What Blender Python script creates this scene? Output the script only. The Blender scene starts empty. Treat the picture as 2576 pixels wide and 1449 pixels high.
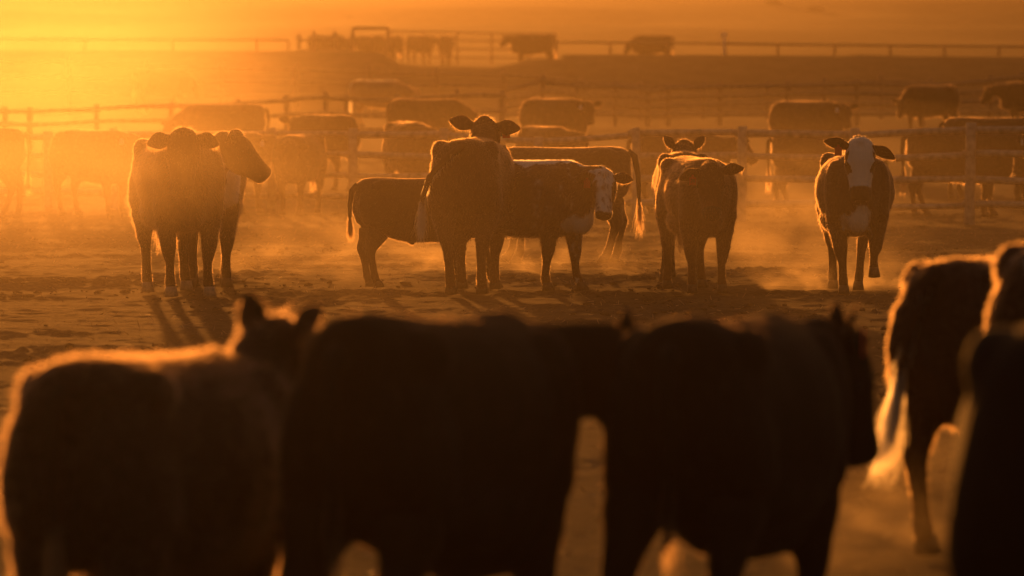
import bpy, math, random
import numpy as np
from mathutils import Vector, Matrix

R = math.radians
random.seed(4)
rng = np.random.default_rng(11)
scene = bpy.context.scene
C = scene.collection

# ------------------------------------------------------------------ camera
F = 2576 * 200 / 36.0          # focal length in units of the 2576-wide view
CAM_Z = 2.3
V_H = 115.0                    # row of the level line
pitch = math.atan((724.5 - V_H) / F)
cd = bpy.data.cameras.new('camera')
cd.lens = 200; cd.sensor_width = 36; cd.clip_start = 0.5; cd.clip_end = 6000
cam = bpy.data.objects.new('camera', cd); C.objects.link(cam)
cam.location = (0, 0, CAM_Z); cam.rotation_euler = (math.pi / 2 - pitch, 0, 0)
cd.dof.use_dof = True; cd.dof.focus_distance = 53.0; cd.dof.aperture_fstop = 3.2
scene.camera = cam

# ------------------------------------------------------------------ light
SUN_EL, SUN_AZ = 3.6, -5.2     # degrees: above the level, left of the view axis
w = bpy.data.worlds.new('World'); scene.world = w; w.use_nodes = True
nt = w.node_tree; nt.nodes.clear()
out = nt.nodes.new('ShaderNodeOutputWorld'); bg = nt.nodes.new('ShaderNodeBackground')
sky = nt.nodes.new('ShaderNodeTexSky'); sky.sky_type = 'NISHITA'; sky.sun_disc = False
sky.sun_elevation = R(SUN_EL); sky.sun_rotation = R(SUN_AZ)
sky.dust_density = 5.0; sky.air_density = 1.6; sky.ozone_density = 0.4
tint = nt.nodes.new('ShaderNodeMix'); tint.data_type = 'RGBA'; tint.blend_type = 'MULTIPLY'
tint.inputs[0].default_value = 1.0; tint.inputs[7].default_value = (1.0, 0.80, 0.84, 1)
nt.links.new(sky.outputs[0], tint.inputs[6]); nt.links.new(tint.outputs[2], bg.inputs[0])
bg.inputs[1].default_value = 0.13
nt.links.new(bg.outputs[0], out.inputs[0])
sd = bpy.data.lights.new('sun', 'SUN'); sd.energy = 5.0; sd.angle = R(0.5); sd.color = (1.0, 0.322, 0.046)
so = bpy.data.objects.new('sun', sd); C.objects.link(so)
sv = Vector((math.sin(R(SUN_AZ)) * math.cos(R(SUN_EL)), math.cos(R(SUN_AZ)) * math.cos(R(SUN_EL)), math.sin(R(SUN_EL))))
so.rotation_euler = sv.to_track_quat('Z', 'Y').to_euler(); so.location = sv * 300
vs = scene.view_settings
vs.view_transform = 'Standard'; vs.look = 'None'; vs.gamma = 1; vs.use_curve_mapping = False
vs.exposure = -0.5
cy = scene.cycles
cy.max_bounces = 5; cy.diffuse_bounces = 2; cy.glossy_bounces = 2; cy.transmission_bounces = 4
cy.transparent_max_bounces = 8; cy.volume_bounces = 0
w.cycles.sampling_method = 'NONE'; cy.sampling_pattern = 'BLUE_NOISE'; cy.use_denoising = True; cy.denoising_prefilter = 'ACCURATE'
cy.volume_step_rate = 1.0; cy.volume_max_steps = 64

# ------------------------------------------------------------------ helpers
def ray(u, v, d):
    """point at distance y=d seen at view position (u, v) of the 2576x1449 view"""
    a = (u - 1288) / F; b = (724.5 - v) / F
    dy = math.cos(pitch) + b * math.sin(pitch); dz = -math.sin(pitch) + b * math.cos(pitch)
    return Vector((a * d / dy, d, CAM_Z + dz * d / dy))

def lattice(ix, iy, seed):
    h = (ix.astype(np.int64) * 374761393 + iy.astype(np.int64) * 668265263 + seed * 1442695041) & 0xFFFFFFFF
    h = ((h ^ (h >> 13)) * 1274126177) & 0xFFFFFFFF
    return ((h ^ (h >> 16)) & 0xFFFF) / 65535.0
def vnoise(x, y, seed=0):
    x = np.asarray(x, float); y = np.asarray(y, float)
    ix = np.floor(x); iy = np.floor(y); fx = x - ix; fy = y - iy
    fx = fx * fx * (3 - 2 * fx); fy = fy * fy * (3 - 2 * fy)
    a = lattice(ix, iy, seed); b = lattice(ix + 1, iy, seed); c = lattice(ix, iy + 1, seed); d = lattice(ix + 1, iy + 1, seed)
    return (a * (1 - fx) + b * fx) * (1 - fy) + (c * (1 - fx) + d * fx) * fy

_ty = [-50, 58, 83, 110, 150, 196, 204, 214, 262, 350, 600, 720, 3000]
_tz = [0, 0, -.26, -.16, 0, 0, .15, 1.38, 1.46, 3.0, 8.2, 8.8, 8.8]
def base_z(y):
    return np.interp(y, _ty, _tz)
def ground_z(x, y):
    """height of the trampled ground"""
    x = np.asarray(x, float); y = np.asarray(y, float)
    z = base_z(y)
    near = np.clip((135 - y) / 40, 0, 1)
    x, y, x0, y0 = .8 * x + .6 * y, -.6 * x + .8 * y, x, y
    near = near * np.clip((y0 - 26) / 20, .10, 1)
    z = z + (vnoise(x / 2.3, y / 3.1, 1) - .5) * .012 * near
    z = z + (vnoise(x / .55, y / .6, 2) - .5) * .012 * near
    n = vnoise(x / .21, y / .22, 3); z = z + (n ** 2) * .015 * near
    patch = np.clip((vnoise(x / 1.6, y / 1.1, 5) - .5) * 3, 0, 1)
    n = vnoise(x / .10, y / .10, 4); z = z + np.clip(n - .55, 0, 1) * (.012 + .10 * patch) * near
    far = np.clip((y0 - 260) / 80, 0, 1); x, y = x0, y0
    z = z + far * (vnoise(x / 45, y / 22, 6) - .5) * 2.0
    return z

def link(o, parent=None):
    C.objects.link(o)
    if parent is not None: o.parent = parent
    return o
def tag(o, label=None, cat=None, group=None, kind=None):
    if label: o['label'] = label
    if cat: o['category'] = cat
    if group: o['group'] = group
    if kind: o['kind'] = kind
    return o
def empty(name, loc=(0, 0, 0), rz=0.0, sc=1.0):
    o = bpy.data.objects.new(name, None); C.objects.link(o); o.location = loc
    o.rotation_euler = (0, 0, rz); o.scale = (sc, sc, sc); o.empty_display_size = .2
    return o
def mesh_obj(name, verts, faces, mat, parent=None, smooth=True):
    me = bpy.data.meshes.new(name); me.from_pydata([tuple(v) for v in verts], [], faces)
    if mat: me.materials.append(mat)
    if smooth: me.shade_smooth()
    return link(bpy.data.objects.new(name, me), parent)

class Shape:
    def __init__(s): s.v = []; s.f = []
    def loft(s, secs, n=14, p=2.0, cap=True, egg=0.0):
        """secs: list of (centre, axis_a, axis_b); a ring is centre + a cos + b sin"""
        o = len(s.v)
        for c, a, b in secs:
            c = Vector(c); a = Vector(a); b = Vector(b)
            for k in range(n):
                t = 2 * math.pi * k / n; ct, st = math.cos(t), math.sin(t)
                e = 2.0 / p
                s.v.append(c + a * (math.copysign(abs(ct) ** e, ct)) * (1 - egg * max(0, -st) + egg * .15 * max(0, st)) + b * (math.copysign(abs(st) ** e, st)))
        m = len(secs)
        for i in range(m - 1):
            for k in range(n):
                k2 = (k + 1) % n
                s.f.append((o + i * n + k, o + i * n + k2, o + (i + 1) * n + k2, o + (i + 1) * n + k))
        if cap:
            i0 = len(s.v); s.v.append(Vector(secs[0][0])); i1 = len(s.v); s.v.append(Vector(secs[-1][0]))
            for k in range(n):
                k2 = (k + 1) % n
                s.f.append((i0, o + k2, o + k)); s.f.append((i1, o + (m - 1) * n + k, o + (m - 1) * n + k2))
    def blob(s, c, r):
        c = Vector(c); secs = []
        for i in range(1, 8):
            t = math.pi * i / 8
            secs.append((c + Vector((0, 0, -math.cos(t) * r[2])), (r[0] * math.sin(t), 0, 0), (0, r[1] * math.sin(t), 0)))
        s.loft(secs, 12)
    def mesh(s, name):
        me = bpy.data.meshes.new(name); me.from_pydata([tuple(v) for v in s.v], [], s.f); return me

# ------------------------------------------------------------------ materials
def mat(name):
    m = bpy.data.materials.new(name); m.use_nodes = True; n = m.node_tree; n.nodes.clear()
    o = n.nodes.new('ShaderNodeOutputMaterial'); return m, n, o
def N(n, t, **k):
    x = n.nodes.new(t)
    for a, b in k.items(): setattr(x, a, b)
    return x
def simple(name, col, rough=.8, noise=0, scale=20, bump=0, col2=None, spec=.3):
    m, n, o = mat(name); b = N(n, 'ShaderNodeBsdfPrincipled')
    b.inputs['Base Color'].default_value = (*col, 1); b.inputs['Roughness'].default_value = rough
    b.inputs['Specular IOR Level'].default_value = spec
    if noise or bump:
        tc = N(n, 'ShaderNodeTexCoord'); nz = N(n, 'ShaderNodeTexNoise'); nz.inputs['Scale'].default_value = scale; nz.inputs['Detail'].default_value = 6
        n.links.new(tc.outputs['Object'], nz.inputs['Vector'])
        if noise:
            r = N(n, 'ShaderNodeValToRGB'); r.color_ramp.elements[0].position = .3; r.color_ramp.elements[1].position = .7
            r.color_ramp.elements[0].color = (*[c * (1 - noise) for c in col], 1); r.color_ramp.elements[1].color = (*(col2 or [min(1, c * (1 + noise)) for c in col]), 1)
            n.links.new(nz.outputs[0], r.inputs[0]); n.links.new(r.outputs[0], b.inputs['Base Color'])
        if bump:
            bp = N(n, 'ShaderNodeBump'); bp.inputs['Strength'].default_value = bump; bp.inputs['Distance'].default_value = .02
            n.links.new(nz.outputs[0], bp.inputs['Height']); n.links.new(bp.outputs[0], b.inputs['Normal'])
    n.links.new(b.outputs[0], o.inputs[0]); return m

def coat_mat(name, col, white=(.62, .58, .54)):
    """short coat: dark base with hair-scale mottle; 'white' attribute marks the white hair"""
    m, n, o = mat(name); b = N(n, 'ShaderNodeBsdfPrincipled')
    at = N(n, 'ShaderNodeAttribute', attribute_name='white')
    dk = N(n, 'ShaderNodeAttribute', attribute_name='skin')
    tc = N(n, 'ShaderNodeTexCoord'); nz = N(n, 'ShaderNodeTexNoise'); nz.inputs['Scale'].default_value = 34; nz.inputs['Detail'].default_value = 5
    mp = N(n, 'ShaderNodeMapping'); mp.inputs['Scale'].default_value = (.5, 1, .35)
    n.links.new(tc.outputs['Object'], mp.inputs[0]); n.links.new(mp.outputs[0], nz.inputs['Vector'])
    mul = N(n, 'ShaderNodeMath', operation='MULTIPLY_ADD'); n.links.new(nz.outputs[0], mul.inputs[0]); mul.inputs[1].default_value = .7
    n.links.new(at.outputs['Fac'], mul.inputs[2])
    st = N(n, 'ShaderNodeMapRange'); st.interpolation_type = 'SMOOTHSTEP'; st.inputs[1].default_value = .78; st.inputs[2].default_value = .98
    n.links.new(mul.outputs[0], st.inputs[0])
    r = N(n, 'ShaderNodeMix', data_type='RGBA'); n.links.new(nz.outputs[0], r.inputs[0])
    r.inputs[6].default_value = (*[c * .55 for c in col], 1); r.inputs[7].default_value = (*[c * 1.45 for c in col], 1)
    x = N(n, 'ShaderNodeMix', data_type='RGBA'); n.links.new(st.outputs[0], x.inputs[0]); n.links.new(r.outputs[2], x.inputs[6]); x.inputs[7].default_value = (*white, 1)
    y = N(n, 'ShaderNodeMix', data_type='RGBA'); n.links.new(dk.outputs['Fac'], y.inputs[0]); n.links.new(x.outputs[2], y.inputs[6]); y.inputs[7].default_value = (.018, .012, .010, 1)
    n.links.new(y.outputs[2], b.inputs['Base Color'])
    b.inputs['Roughness'].default_value = .85; b.inputs['Specular IOR Level'].default_value = .2
    bp = N(n, 'ShaderNodeBump'); bp.inputs['Strength'].default_value = .6; bp.inputs['Distance'].default_value = .015
    n.links.new(nz.outputs[0], bp.inputs['Height']); n.links.new(bp.outputs[0], b.inputs['Normal'])
    n.links.new(b.outputs[0], o.inputs[0]); return m
def hair_mat(name, col, rough=.35):
    m, n, o = mat(name); h = N(n, 'ShaderNodeBsdfHairPrincipled'); h.parametrization = 'COLOR'
    h.inputs['Color'].default_value = (*col, 1); h.inputs['Roughness'].default_value = rough; h.inputs['Radial Roughness'].default_value = .5
    n.links.new(h.outputs[0], o.inputs[0]); return m

M = {}
M['coat_black'] = coat_mat('coat_black', (.012, .007, .005))
M['coat_red'] = coat_mat('coat_red', (.07, .026, .012))
M['coat_brown'] = coat_mat('coat_brown', (.038, .019, .010))
M['coat_tan'] = coat_mat('coat_tan', (.28, .17, .09))
M['hair_dark'] = hair_mat('hair_dark', (.095, .048, .026))
M['hair_black'] = hair_mat('hair_black', (.02, .011, .007))
M['hair_red'] = hair_mat('hair_red', (.19, .08, .032))
M['hair_white'] = hair_mat('hair_white', (.85, .78, .66))
M['hoof'] = simple('hoof_horn', (.06, .045, .035), .6, .4, 30)
M['hoof_pale'] = simple('hoof_pale', (.30, .24, .18), .6, .3, 30)
M['eye'] = simple('eye', (.006, .004, .003), .12, spec=.6)
M['tag_red'] = simple('tag_red', (.55, .03, .025), .5)
M['tag_white'] = simple('tag_white', (.70, .66, .60), .5)
M['tag_ink'] = simple('tag_ink', (.03, .02, .02), .6)
M['wood'] = simple('weathered_wood', (.30, .25, .21), .85, .45, 9, .5)
M['wood_dark'] = simple('creosoted_wood', (.13, .10, .08), .85, .4, 9, .5)
M['pipe'] = simple('rusty_pipe', (.10, .06, .045), .6, .35, 12)
M['steel'] = simple('galvanised_steel', (.38, .38, .38), .4, .2, 15)
M['concrete'] = simple('dirty_concrete', (.20, .165, .14), .9, .35, 2.5, .3)
M['straw'] = simple('straw', (.30, .23, .13), .6)

def vol_mat(name, col, dens, g, noise=None):
    m, n, o = mat(name); v = N(n, 'ShaderNodeVolumePrincipled')
    v.inputs['Color'].default_value = (*col, 1); v.inputs['Anisotropy'].default_value = g
    v.inputs['Density'].default_value = dens
    if noise:
        sc, lo, hi, z0, z1 = noise
        ge = N(n, 'ShaderNodeNewGeometry'); mp = N(n, 'ShaderNodeMapping'); mp.inputs['Scale'].default_value = sc
        nz = N(n, 'ShaderNodeTexNoise'); nz.inputs['Scale'].default_value = 1; nz.inputs['Detail'].default_value = 3; nz.inputs['Distortion'].default_value = .6
        n.links.new(ge.outputs['Position'], mp.inputs[0]); n.links.new(mp.outputs[0], nz.inputs['Vector'])
        mr = N(n, 'ShaderNodeMapRange'); mr.interpolation_type = 'SMOOTHSTEP'; mr.inputs[1].default_value = lo; mr.inputs[2].default_value = hi
        n.links.new(nz.outputs[0], mr.inputs[0])
        # thins out with height and towards the rim of the cloud (generated coordinates of the object)
        tc = N(n, 'ShaderNodeTexCoord'); vm = N(n, 'ShaderNodeVectorMath', operation='MULTIPLY_ADD')
        n.links.new(tc.outputs['Object'], vm.inputs[0]); vm.inputs[1].default_value = (1, 1, 1); vm.inputs[2].default_value = (0, 0, 0)
        ln = N(n, 'ShaderNodeVectorMath', operation='LENGTH'); n.links.new(vm.outputs[0], ln.inputs[0])
        fr = N(n, 'ShaderNodeMapRange'); fr.interpolation_type = 'SMOOTHSTEP'; fr.inputs[1].default_value = 1.0; fr.inputs[2].default_value = z0
        fr.inputs[3].default_value = 0; fr.inputs[4].default_value = 1
        n.links.new(ln.outputs['Value'], fr.inputs[0])
        a = N(n, 'ShaderNodeMath', operation='MULTIPLY'); n.links.new(mr.outputs[0], a.inputs[0]); n.links.new(fr.outputs[0], a.inputs[1])
        b = N(n, 'ShaderNodeMath', operation='MULTIPLY'); n.links.new(a.outputs[0], b.inputs[0]); b.inputs[1].default_value = dens
        n.links.new(b.outputs[0], v.inputs['Density'])
    n.links.new(v.outputs[0], o.inputs['Volume']); return m
G_ANI = .95
DUST_COL = (.30, .27, .22)
HAZE_K = .00027

def ground_mat():
    m, n, o = mat('trampled_dirt'); b = N(n, 'ShaderNodeBsdfPrincipled')
    ge = N(n, 'ShaderNodeNewGeometry')
    n1 = N(n, 'ShaderNodeTexNoise'); n1.inputs['Scale'].default_value = .7; n1.inputs['Detail'].default_value = 8; n1.inputs['Roughness'].default_value = .65
    n2 = N(n, 'ShaderNodeTexNoise'); n2.inputs['Scale'].default_value = 14; n2.inputs['Detail'].default_value = 6
    n.links.new(ge.outputs['Position'], n1.inputs['Vector']); n.links.new(ge.outputs['Position'], n2.inputs['Vector'])
    r = N(n, 'ShaderNodeValToRGB'); r.color_ramp.elements[0].position = .35; r.color_ramp.elements[1].position = .68
    r.color_ramp.elements[0].color = (.032, .025, .018, 1); r.color_ramp.elements[1].color = (.11, .085, .06, 1)
    mx = N(n, 'ShaderNodeMix', data_type='FLOAT'); mx.inputs[0].default_value = .5
    n.links.new(n1.outputs[0], mx.inputs[2]); n.links.new(n2.outputs[0], mx.inputs[3]); n.links.new(mx.outputs[0], r.inputs[0])
    n.links.new(r.outputs[0], b.inputs['Base Color']); b.inputs['Roughness'].default_value = .95; b.inputs['Specular IOR Level'].default_value = .01
    bp = N(n, 'ShaderNodeBump'); bp.inputs['Strength'].default_value = .8; bp.inputs['Distance'].default_value = .03
    n.links.new(n2.outputs[0], bp.inputs['Height']); n.links.new(bp.outputs[0], b.inputs['Normal'])
    n.links.new(b.outputs[0], o.inputs[0]); return m
M['dirt'] = ground_mat()

# ------------------------------------------------------------------ ground
def build_ground():
    ys = [-60, -20, 5]
    y = 12.0
    while y < 3000:
        ys.append(y)
        y += .06 if y < 32 else .05 if y < 72 else .12 if y < 100 else .35 if y < 130 else 1.5 if y < 190 else .8 if y < 216 else 3 if y < 280 else 12 if y < 760 else 200
    ys = np.array(ys)
    a_in = np.linspace(-6.2, 6.2, 330)
    a_out = np.array([9, 14, 22, 34, 48, 62, 75])
    ang = np.concatenate([-a_out[::-1], a_in, a_out])
    tn = np.tan(np.radians(ang))
    reach = np.maximum(ys, 25)
    X = reach[:, None] * tn[None, :]; Y = np.repeat(ys[:, None], len(ang), 1)
    Z = ground_z(X, Y)
    nr, nc = X.shape
    co = np.stack([X, Y, Z], -1).reshape(-1, 3)
    i = np.arange(nr - 1)[:, None] * nc + np.arange(nc - 1)[None, :]
    q = np.stack([i, i + 1, i + nc + 1, i + nc], -1).reshape(-1, 4)
    me = bpy.data.meshes.new('ground'); me.vertices.add(len(co)); me.vertices.foreach_set('co', co.ravel())
    me.loops.add(q.size); me.loops.foreach_set('vertex_index', q.ravel()); me.polygons.add(len(q))
    me.polygons.foreach_set('loop_start', np.arange(len(q)) * 4); me.update(); me.validate()
    me.materials.append(M['dirt']); me.shade_smooth()
    o = link(bpy.data.objects.new('ground', me)); tag(o, kind='structure'); return o
build_ground()

# haze: one even box round everything
def box_mesh(name, lo, hi, m):
    v = [(x, y, z) for z in (lo[2], hi[2]) for y in (lo[1], hi[1]) for x in (lo[0], hi[0])]
    f = [(0, 2, 3, 1), (4, 5, 7, 6), (0, 1, 5, 4), (2, 6, 7, 3), (0, 4, 6, 2), (1, 3, 7, 5)]
    return mesh_obj(name, v, f, m, smooth=False)
M['haze'] = vol_mat('haze', DUST_COL, HAZE_K, .88)
hz = box_mesh('haze', (-2600, -130, -1.5), (2600, 3300, 13.0), M['haze']); tag(hz, kind='stuff')

# ------------------------------------------------------------------ cattle
BODY = [  # x, z centre, half height, half width
    (-.815, 1.13, .10, .075), (-.79, 1.08, .20, .16), (-.72, 1.045, .275, .225), (-.58, 1.01, .325, .27), (-.42, .985, .345, .275),
    (-.22, .955, .365, .295), (.02, .935, .385, .325), (.22, .93, .395, .325), (.40, .935, .395, .29), (.54, .955, .375, .25),
    (.66, .965, .335, .205), (.76, .96, .27, .155), (.83, .95, .18, .09)]
FORE = [(.46, .15, 1.08, .17, .075), (.49, .17, .90, .16, .10), (.475, .172, .74, .135, .112), (.455, .168, .62, .104, .092), (.45, .16, .51, .080, .072),
        (.455, .152, .42, .060, .060), (.45, .148, .36, .052, .050), (.445, .137, .28, .037, .035), (.445, .135, .17, .038, .036),
        (.455, .135, .125, .046, .041), (.475, .135, .08, .042, .038), (.495, .135, .04, .052, .046)]
HIND = [(-.60, .13, 1.12, .20, .12), (-.585, .155, .94, .235, .135), (-.56, .165, .78, .20, .135), (-.60, .165, .66, .145, .108), (-.645, .158, .55, .095, .074),
        (-.69, .15, .46, .070, .055), (-.675, .14, .38, .048, .040), (-.65, .14, .27, .040, .036), (-.635, .14, .18, .040, .037),
        (-.625, .14, .13, .048, .042), (-.605, .14, .08, .043, .038), (-.585, .14, .04, .053, .047)]
HEAD = [  # distance along the head, width, height, drop of the centre
    (-.03, .075, .085, .0), (.02, .098, .110, .004), (.10, .112, .138, .020), (.18, .110, .146, .030), (.26, .092, .132, .036),
    (.34, .078, .106, .022), (.40, .076, .092, .012), (.45, .080, .088, .008), (.485, .072, .076, .006), (.505, .038, .042, .004)]

def legpath(tab, side, dx, dy, lift, wid):
    pts = []
    for x, y, z, a, b in tab:
        t = max(0.0, min(1.0, (.82 - z) / .78))
        y2 = y * wid * side
        pts.append([x + dx * t, y2 + dy * t, z + (lift * t * t if lift else 0), a, b])
    if lift:   # lifted foot folds back below the knee
        for p_, q in zip(pts, tab):
            if q[2] < .42:
                k = (.42 - q[2]) / .42
                p_[0] -= lift * 1.3 * k; 
    return pts

def cow(name, P):
    """one animal, facing +x, withers about 1.34 m; returns a dict of mesh and hair data that copies can share"""
    fat = P.get('fat', 1.0); sag = P.get('sag', 0.0); rgh = P.get('rough', 1.0)
    s = Shape()
    secs = []
    for x, zc, hh, hw in BODY:
        up = P.get('topline', lambda t: 0)(x); dp = P.get('deep', 0) * min(1, (1 - abs(x)) * 3); zc -= dp * .5; hh += dp * .5
        secs.append(((x, 0, zc + up), (0, hw * fat, 0), (0, 0, hh * (1 + sag * (1 - abs(x))))))
    s.loft(secs, 20, 2.25, egg=.20)
    s.blob((.69, 0, .75), (.15, .11, .18))                     # brisket
    s.blob((.42, 0, 1.20), (.28, .10, .13))                    # withers
    for sd_ in (1, -1):
        s.blob((-.52, sd_ * .19 * fat, 1.22), (.16, .08, .10))  # hip bones
        s.blob((.50, sd_ * .17 * fat, .98), (.20, .12, .30))    # shoulder
        s.blob((.0, sd_ * .10, .70), (.5, .20 * fat, .16))
    if P.get('udder'): s.blob((-.36, 0, .60), (.17, .13, .12))
    if P.get('sheath'):
        s.loft([((-.18, 0, .64), (.10, 0, 0), (0, .06, 0)), ((-.13, 0, .56), (.06, 0, 0), (0, .045, 0)), ((-.10, 0, .51), (.03, 0, 0), (0, .028, 0))], 10)
    legs = P.get('legs', [(0, 0, 0)] * 4)
    feet = []
    for k, (dx, dy, lift) in enumerate(legs):
        side = 1 if k % 2 == 0 else -1
        pts = legpath(FORE if k < 2 else HIND, side, dx, dy, lift, (fat if k > 1 else min(fat, 1.08)))
        sc = []
        for i, (x, y, z, a, b) in enumerate(pts):
            j0 = pts[max(0, i - 1)]; j1 = pts[min(len(pts) - 1, i + 1)]
            tg = Vector((j1[0] - j0[0], j1[1] - j0[1], j1[2] - j0[2])).normalized()
            ya = Vector((0, 1, 0)); xa = ya.cross(tg).normalized()
            if i < 3: xa = Vector((1, 0, 0))
            lk = 1.05 if z > .5 else 1.16
            sc.append(((x, y, z), xa * a * lk, ya * b * lk))
        s.loft(sc, 12, 2.1)
        feet.append((Vector(pts[-1][:3]), Vector(pts[-2][:3]), lift))
    # neck and head
    ny, npz = R(P.get('neck_yaw', 0)), R(P.get('neck_pitch', 20)); L = P.get('neck_len', .58)
    hy, hp = R(P.get('head_yaw', P.get('neck_yaw', 0))), R(P.get('head_pitch', -45))
    base = Vector((.50, 0, 1.10))
    nd = Vector((math.cos(npz) * math.cos(ny), math.cos(npz) * math.sin(ny), math.sin(npz)))
    poll = base + nd * L
    c1 = base + Vector((1, 0, .05)) * L * .45
    secs = []
    for i in range(9):
        t = i / 8
        p_ = base * (1 - t) ** 2 + c1 * 2 * t * (1 - t) + poll * t * t
        d = ((c1 - base) * (1 - t) + (poll - c1) * t).normalized()
        sidev = Vector((0, 0, 1)).cross(d)
        sidev = sidev.normalized() if sidev.length > .05 else Vector((0, 1, 0))
        upv = d.cross(sidev).normalized()
        wd = (.165 + (.098 - .165) * t) * min(fat, 1.1); hh = .285 + (.135 - .285) * t ** .85
        secs.append((p_ - upv * (.05 * (1 - t) + .02), sidev * wd, upv * hh))
    s.loft(secs, 16, 2.1)
    hd = Vector((math.cos(hp) * math.cos(hy), math.cos(hp) * math.sin(hy), math.sin(hp))).normalized()
    hs = Vector((-math.sin(hy), math.cos(hy), 0)); hu = hd.cross(hs).normalized()
    if hp > R(-89.9) and hu.z < 0: hu = -hu
    roll = R(P.get('head_roll', 0))
    if roll:
        rm = Matrix.Rotation(roll, 3, hd); hs = rm @ hs; hu = rm @ hu
    head0 = poll + hu * .015
    hk = P.get('head_size', 1.0)
    secs = [(head0 + hd * d * hk * .95 - hu * dr * hk, hs * a * hk * 1.12, hu * b * hk * 1.06) for d, a, b, dr in HEAD]
    s.loft(secs, 16, 2.3)
    s.blob(head0 - hu * .06 + hd * .0, (.10, .10, .10))
    # crest of the poll
    s.blob(head0 + hu * .085 * hk + hd * .01, (.06, .06, .045))
    for sg in (1, -1):
        s.blob(head0 + hd * .165 * hk + hs * sg * .098 * hk + hu * .058 * hk, (.035, .035, .032))   # brow
        s.blob(head0 + hd * .432 * hk + hs * sg * .042 * hk + hu * .045 * hk, (.028, .028, .026))   # nostril wing
    me0 = s.mesh(name + '_src')
    ob = bpy.data.objects.new('tmp', me0); C.objects.link(ob)
    md = ob.modifiers.new('r', 'REMESH'); md.mode = 'VOXEL'; md.voxel_size = P.get('voxel', .017)
    m2 = ob.modifiers.new('s', 'SMOOTH'); m2.factor = .5; m2.iterations = P.get('smooth', 7)
    dg = bpy.context.evaluated_depsgraph_get()
    me = bpy.data.meshes.new_from_object(ob.evaluated_get(dg)); me.name = name + '_body'
    bpy.data.objects.remove(ob); bpy.data.meshes.remove(me0)
    nv = len(me.vertices); co = np.empty(nv * 3); me.vertices.foreach_get('co', co); co = co.reshape(-1, 3)
    nf = len(me.polygons)
    # ears, joined to the body mesh
    es = Shape(); ear_t = []
    droop = P.get('ear_droop', (5, 5)); fwd = P.get('ear_fwd', (0, 0)); EL = P.get('ear_len', .21)
    for k, sg in enumerate((1, -1)):
        root = head0 + hd * .045 * hk + hs * sg * .085 * hk + hu * .045 * hk
        dr, fw = R(droop[k]), R(fwd[k])
        ed = (hs * sg * math.cos(dr) - Vector((0, 0, 1)) * math.sin(dr) + hd * math.sin(fw) * .6).normalized()
        face = Vector((hd.x, hd.y, hd.z * .15)).normalized() - Vector((0, 0, .25)); face = (face - ed * face.dot(ed)).normalized()
        wdv = ed.cross(face).normalized()
        prof = [(0, .034, .030), (.15, .046, .026), (.35, .070, .018), (.52, .074, .014), (.70, .060, .011), (.86, .038, .008), (.96, .018, .005), (1.0, .006, .004)]
        es.loft([(root + ed * (t * EL) + face * (-.02 * math.sin(t * 3.1)), wdv * a * P.get('ear_w', .95), face * b) for t, a, b in prof], 12)
        ear_t.append((root, ed, face, wdv))
    # merge
    vv = np.array([tuple(v) for v in es.v]); allv = np.concatenate([co, vv])
    lt = np.empty(len(me.loops), int); me.loops.foreach_get('vertex_index', lt)
    ls = np.empty(nf, int); me.polygons.foreach_get('loop_total', ls)
    ef = es.f; el = np.array([i + nv for f in ef for i in f]); et = np.array([len(f) for f in ef])
    loops = np.concatenate([lt, el]); tot = np.concatenate([ls, et]); st = np.concatenate([[0], np.cumsum(tot)[:-1]])
    bm = bpy.data.meshes.new(name + '_body'); bm.vertices.add(len(allv)); bm.vertices.foreach_set('co', allv.ravel())
    bm.loops.add(len(loops)); bm.loops.foreach_set('vertex_index', loops); bm.polygons.add(len(tot)); bm.polygons.foreach_set('loop_start', st)
    bm.update(); bm.validate(); bm.shade_smooth(); bpy.data.meshes.remove(me)
    # markings
    X = allv
    rel = X - np.array(head0); hx = rel @ np.array(hd); hyy = rel @ np.array(hs); hz_ = rel @ np.array(hu)
    isear = np.arange(len(X)) >= nv
    inhead = (np.abs(hyy) < .17) & (hx > -.06) & (hx < .56) & (np.abs(hz_) < .22)
    wob = vnoise(X[:, 0] * 7 + X[:, 1] * 5, X[:, 2] * 7 + X[:, 1] * 3, 8) - .5
    W = np.zeros(len(X))
    mk = P.get('marks', ())
    if 'face' in mk:
        W = np.maximum(W, np.where(inhead & ~isear & (hz_ > -.035 + wob * .05), P.get('face_w', 1), 0))
        eyep = (np.abs(hyy) > .082) & (hx > .10) & (hx < .30) & (np.abs(hz_ - .01) < .08)
        W = np.where(eyep, 0, W)
    if 'blaze' in mk: W = np.maximum(W, np.where(inhead & ~isear & (np.abs(hyy) < .075 + wob * .05) & (hz_ > 0) & (hx > .06), .75, 0))
    if 'chest' in mk: W = np.maximum(W, np.clip(1.4 - np.hypot((X[:, 1]) / .16, (X[:, 2] - .70) / .20) + wob * .8, 0, 1) * (X[:, 0] > .55))
    if 'throat' in mk: W = np.maximum(W, np.clip(1.1 - np.abs(X[:, 1]) / .10 + wob, 0, 1) * (X[:, 0] > .6) * (X[:, 2] > .55) * .6)
    if 'belly' in mk: W = np.maximum(W, np.clip((.68 - X[:, 2]) / .1 + wob * 1.2, 0, 1) * (X[:, 2] > .48))
    if 'stripe' in mk:
        sx = mk_side = P.get('stripe_side', 1)
        yy = X[:, 1] * sx
        W = np.maximum(W, np.clip(1.5 - np.abs((X[:, 0] - .62) - (1.05 - X[:, 2]) * .12) / .14 + wob * .8, 0, 1) * (yy > .03) * np.clip((1.24 - X[:, 2]) / .1, 0, 1) * (X[:, 2] > .62))
    if 'back' in mk: W = np.maximum(W, np.clip(1.2 - (1.34 - X[:, 2]) / .09 + wob, 0, 1) * (X[:, 0] < .6) * (X[:, 0] > -.75))
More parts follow.
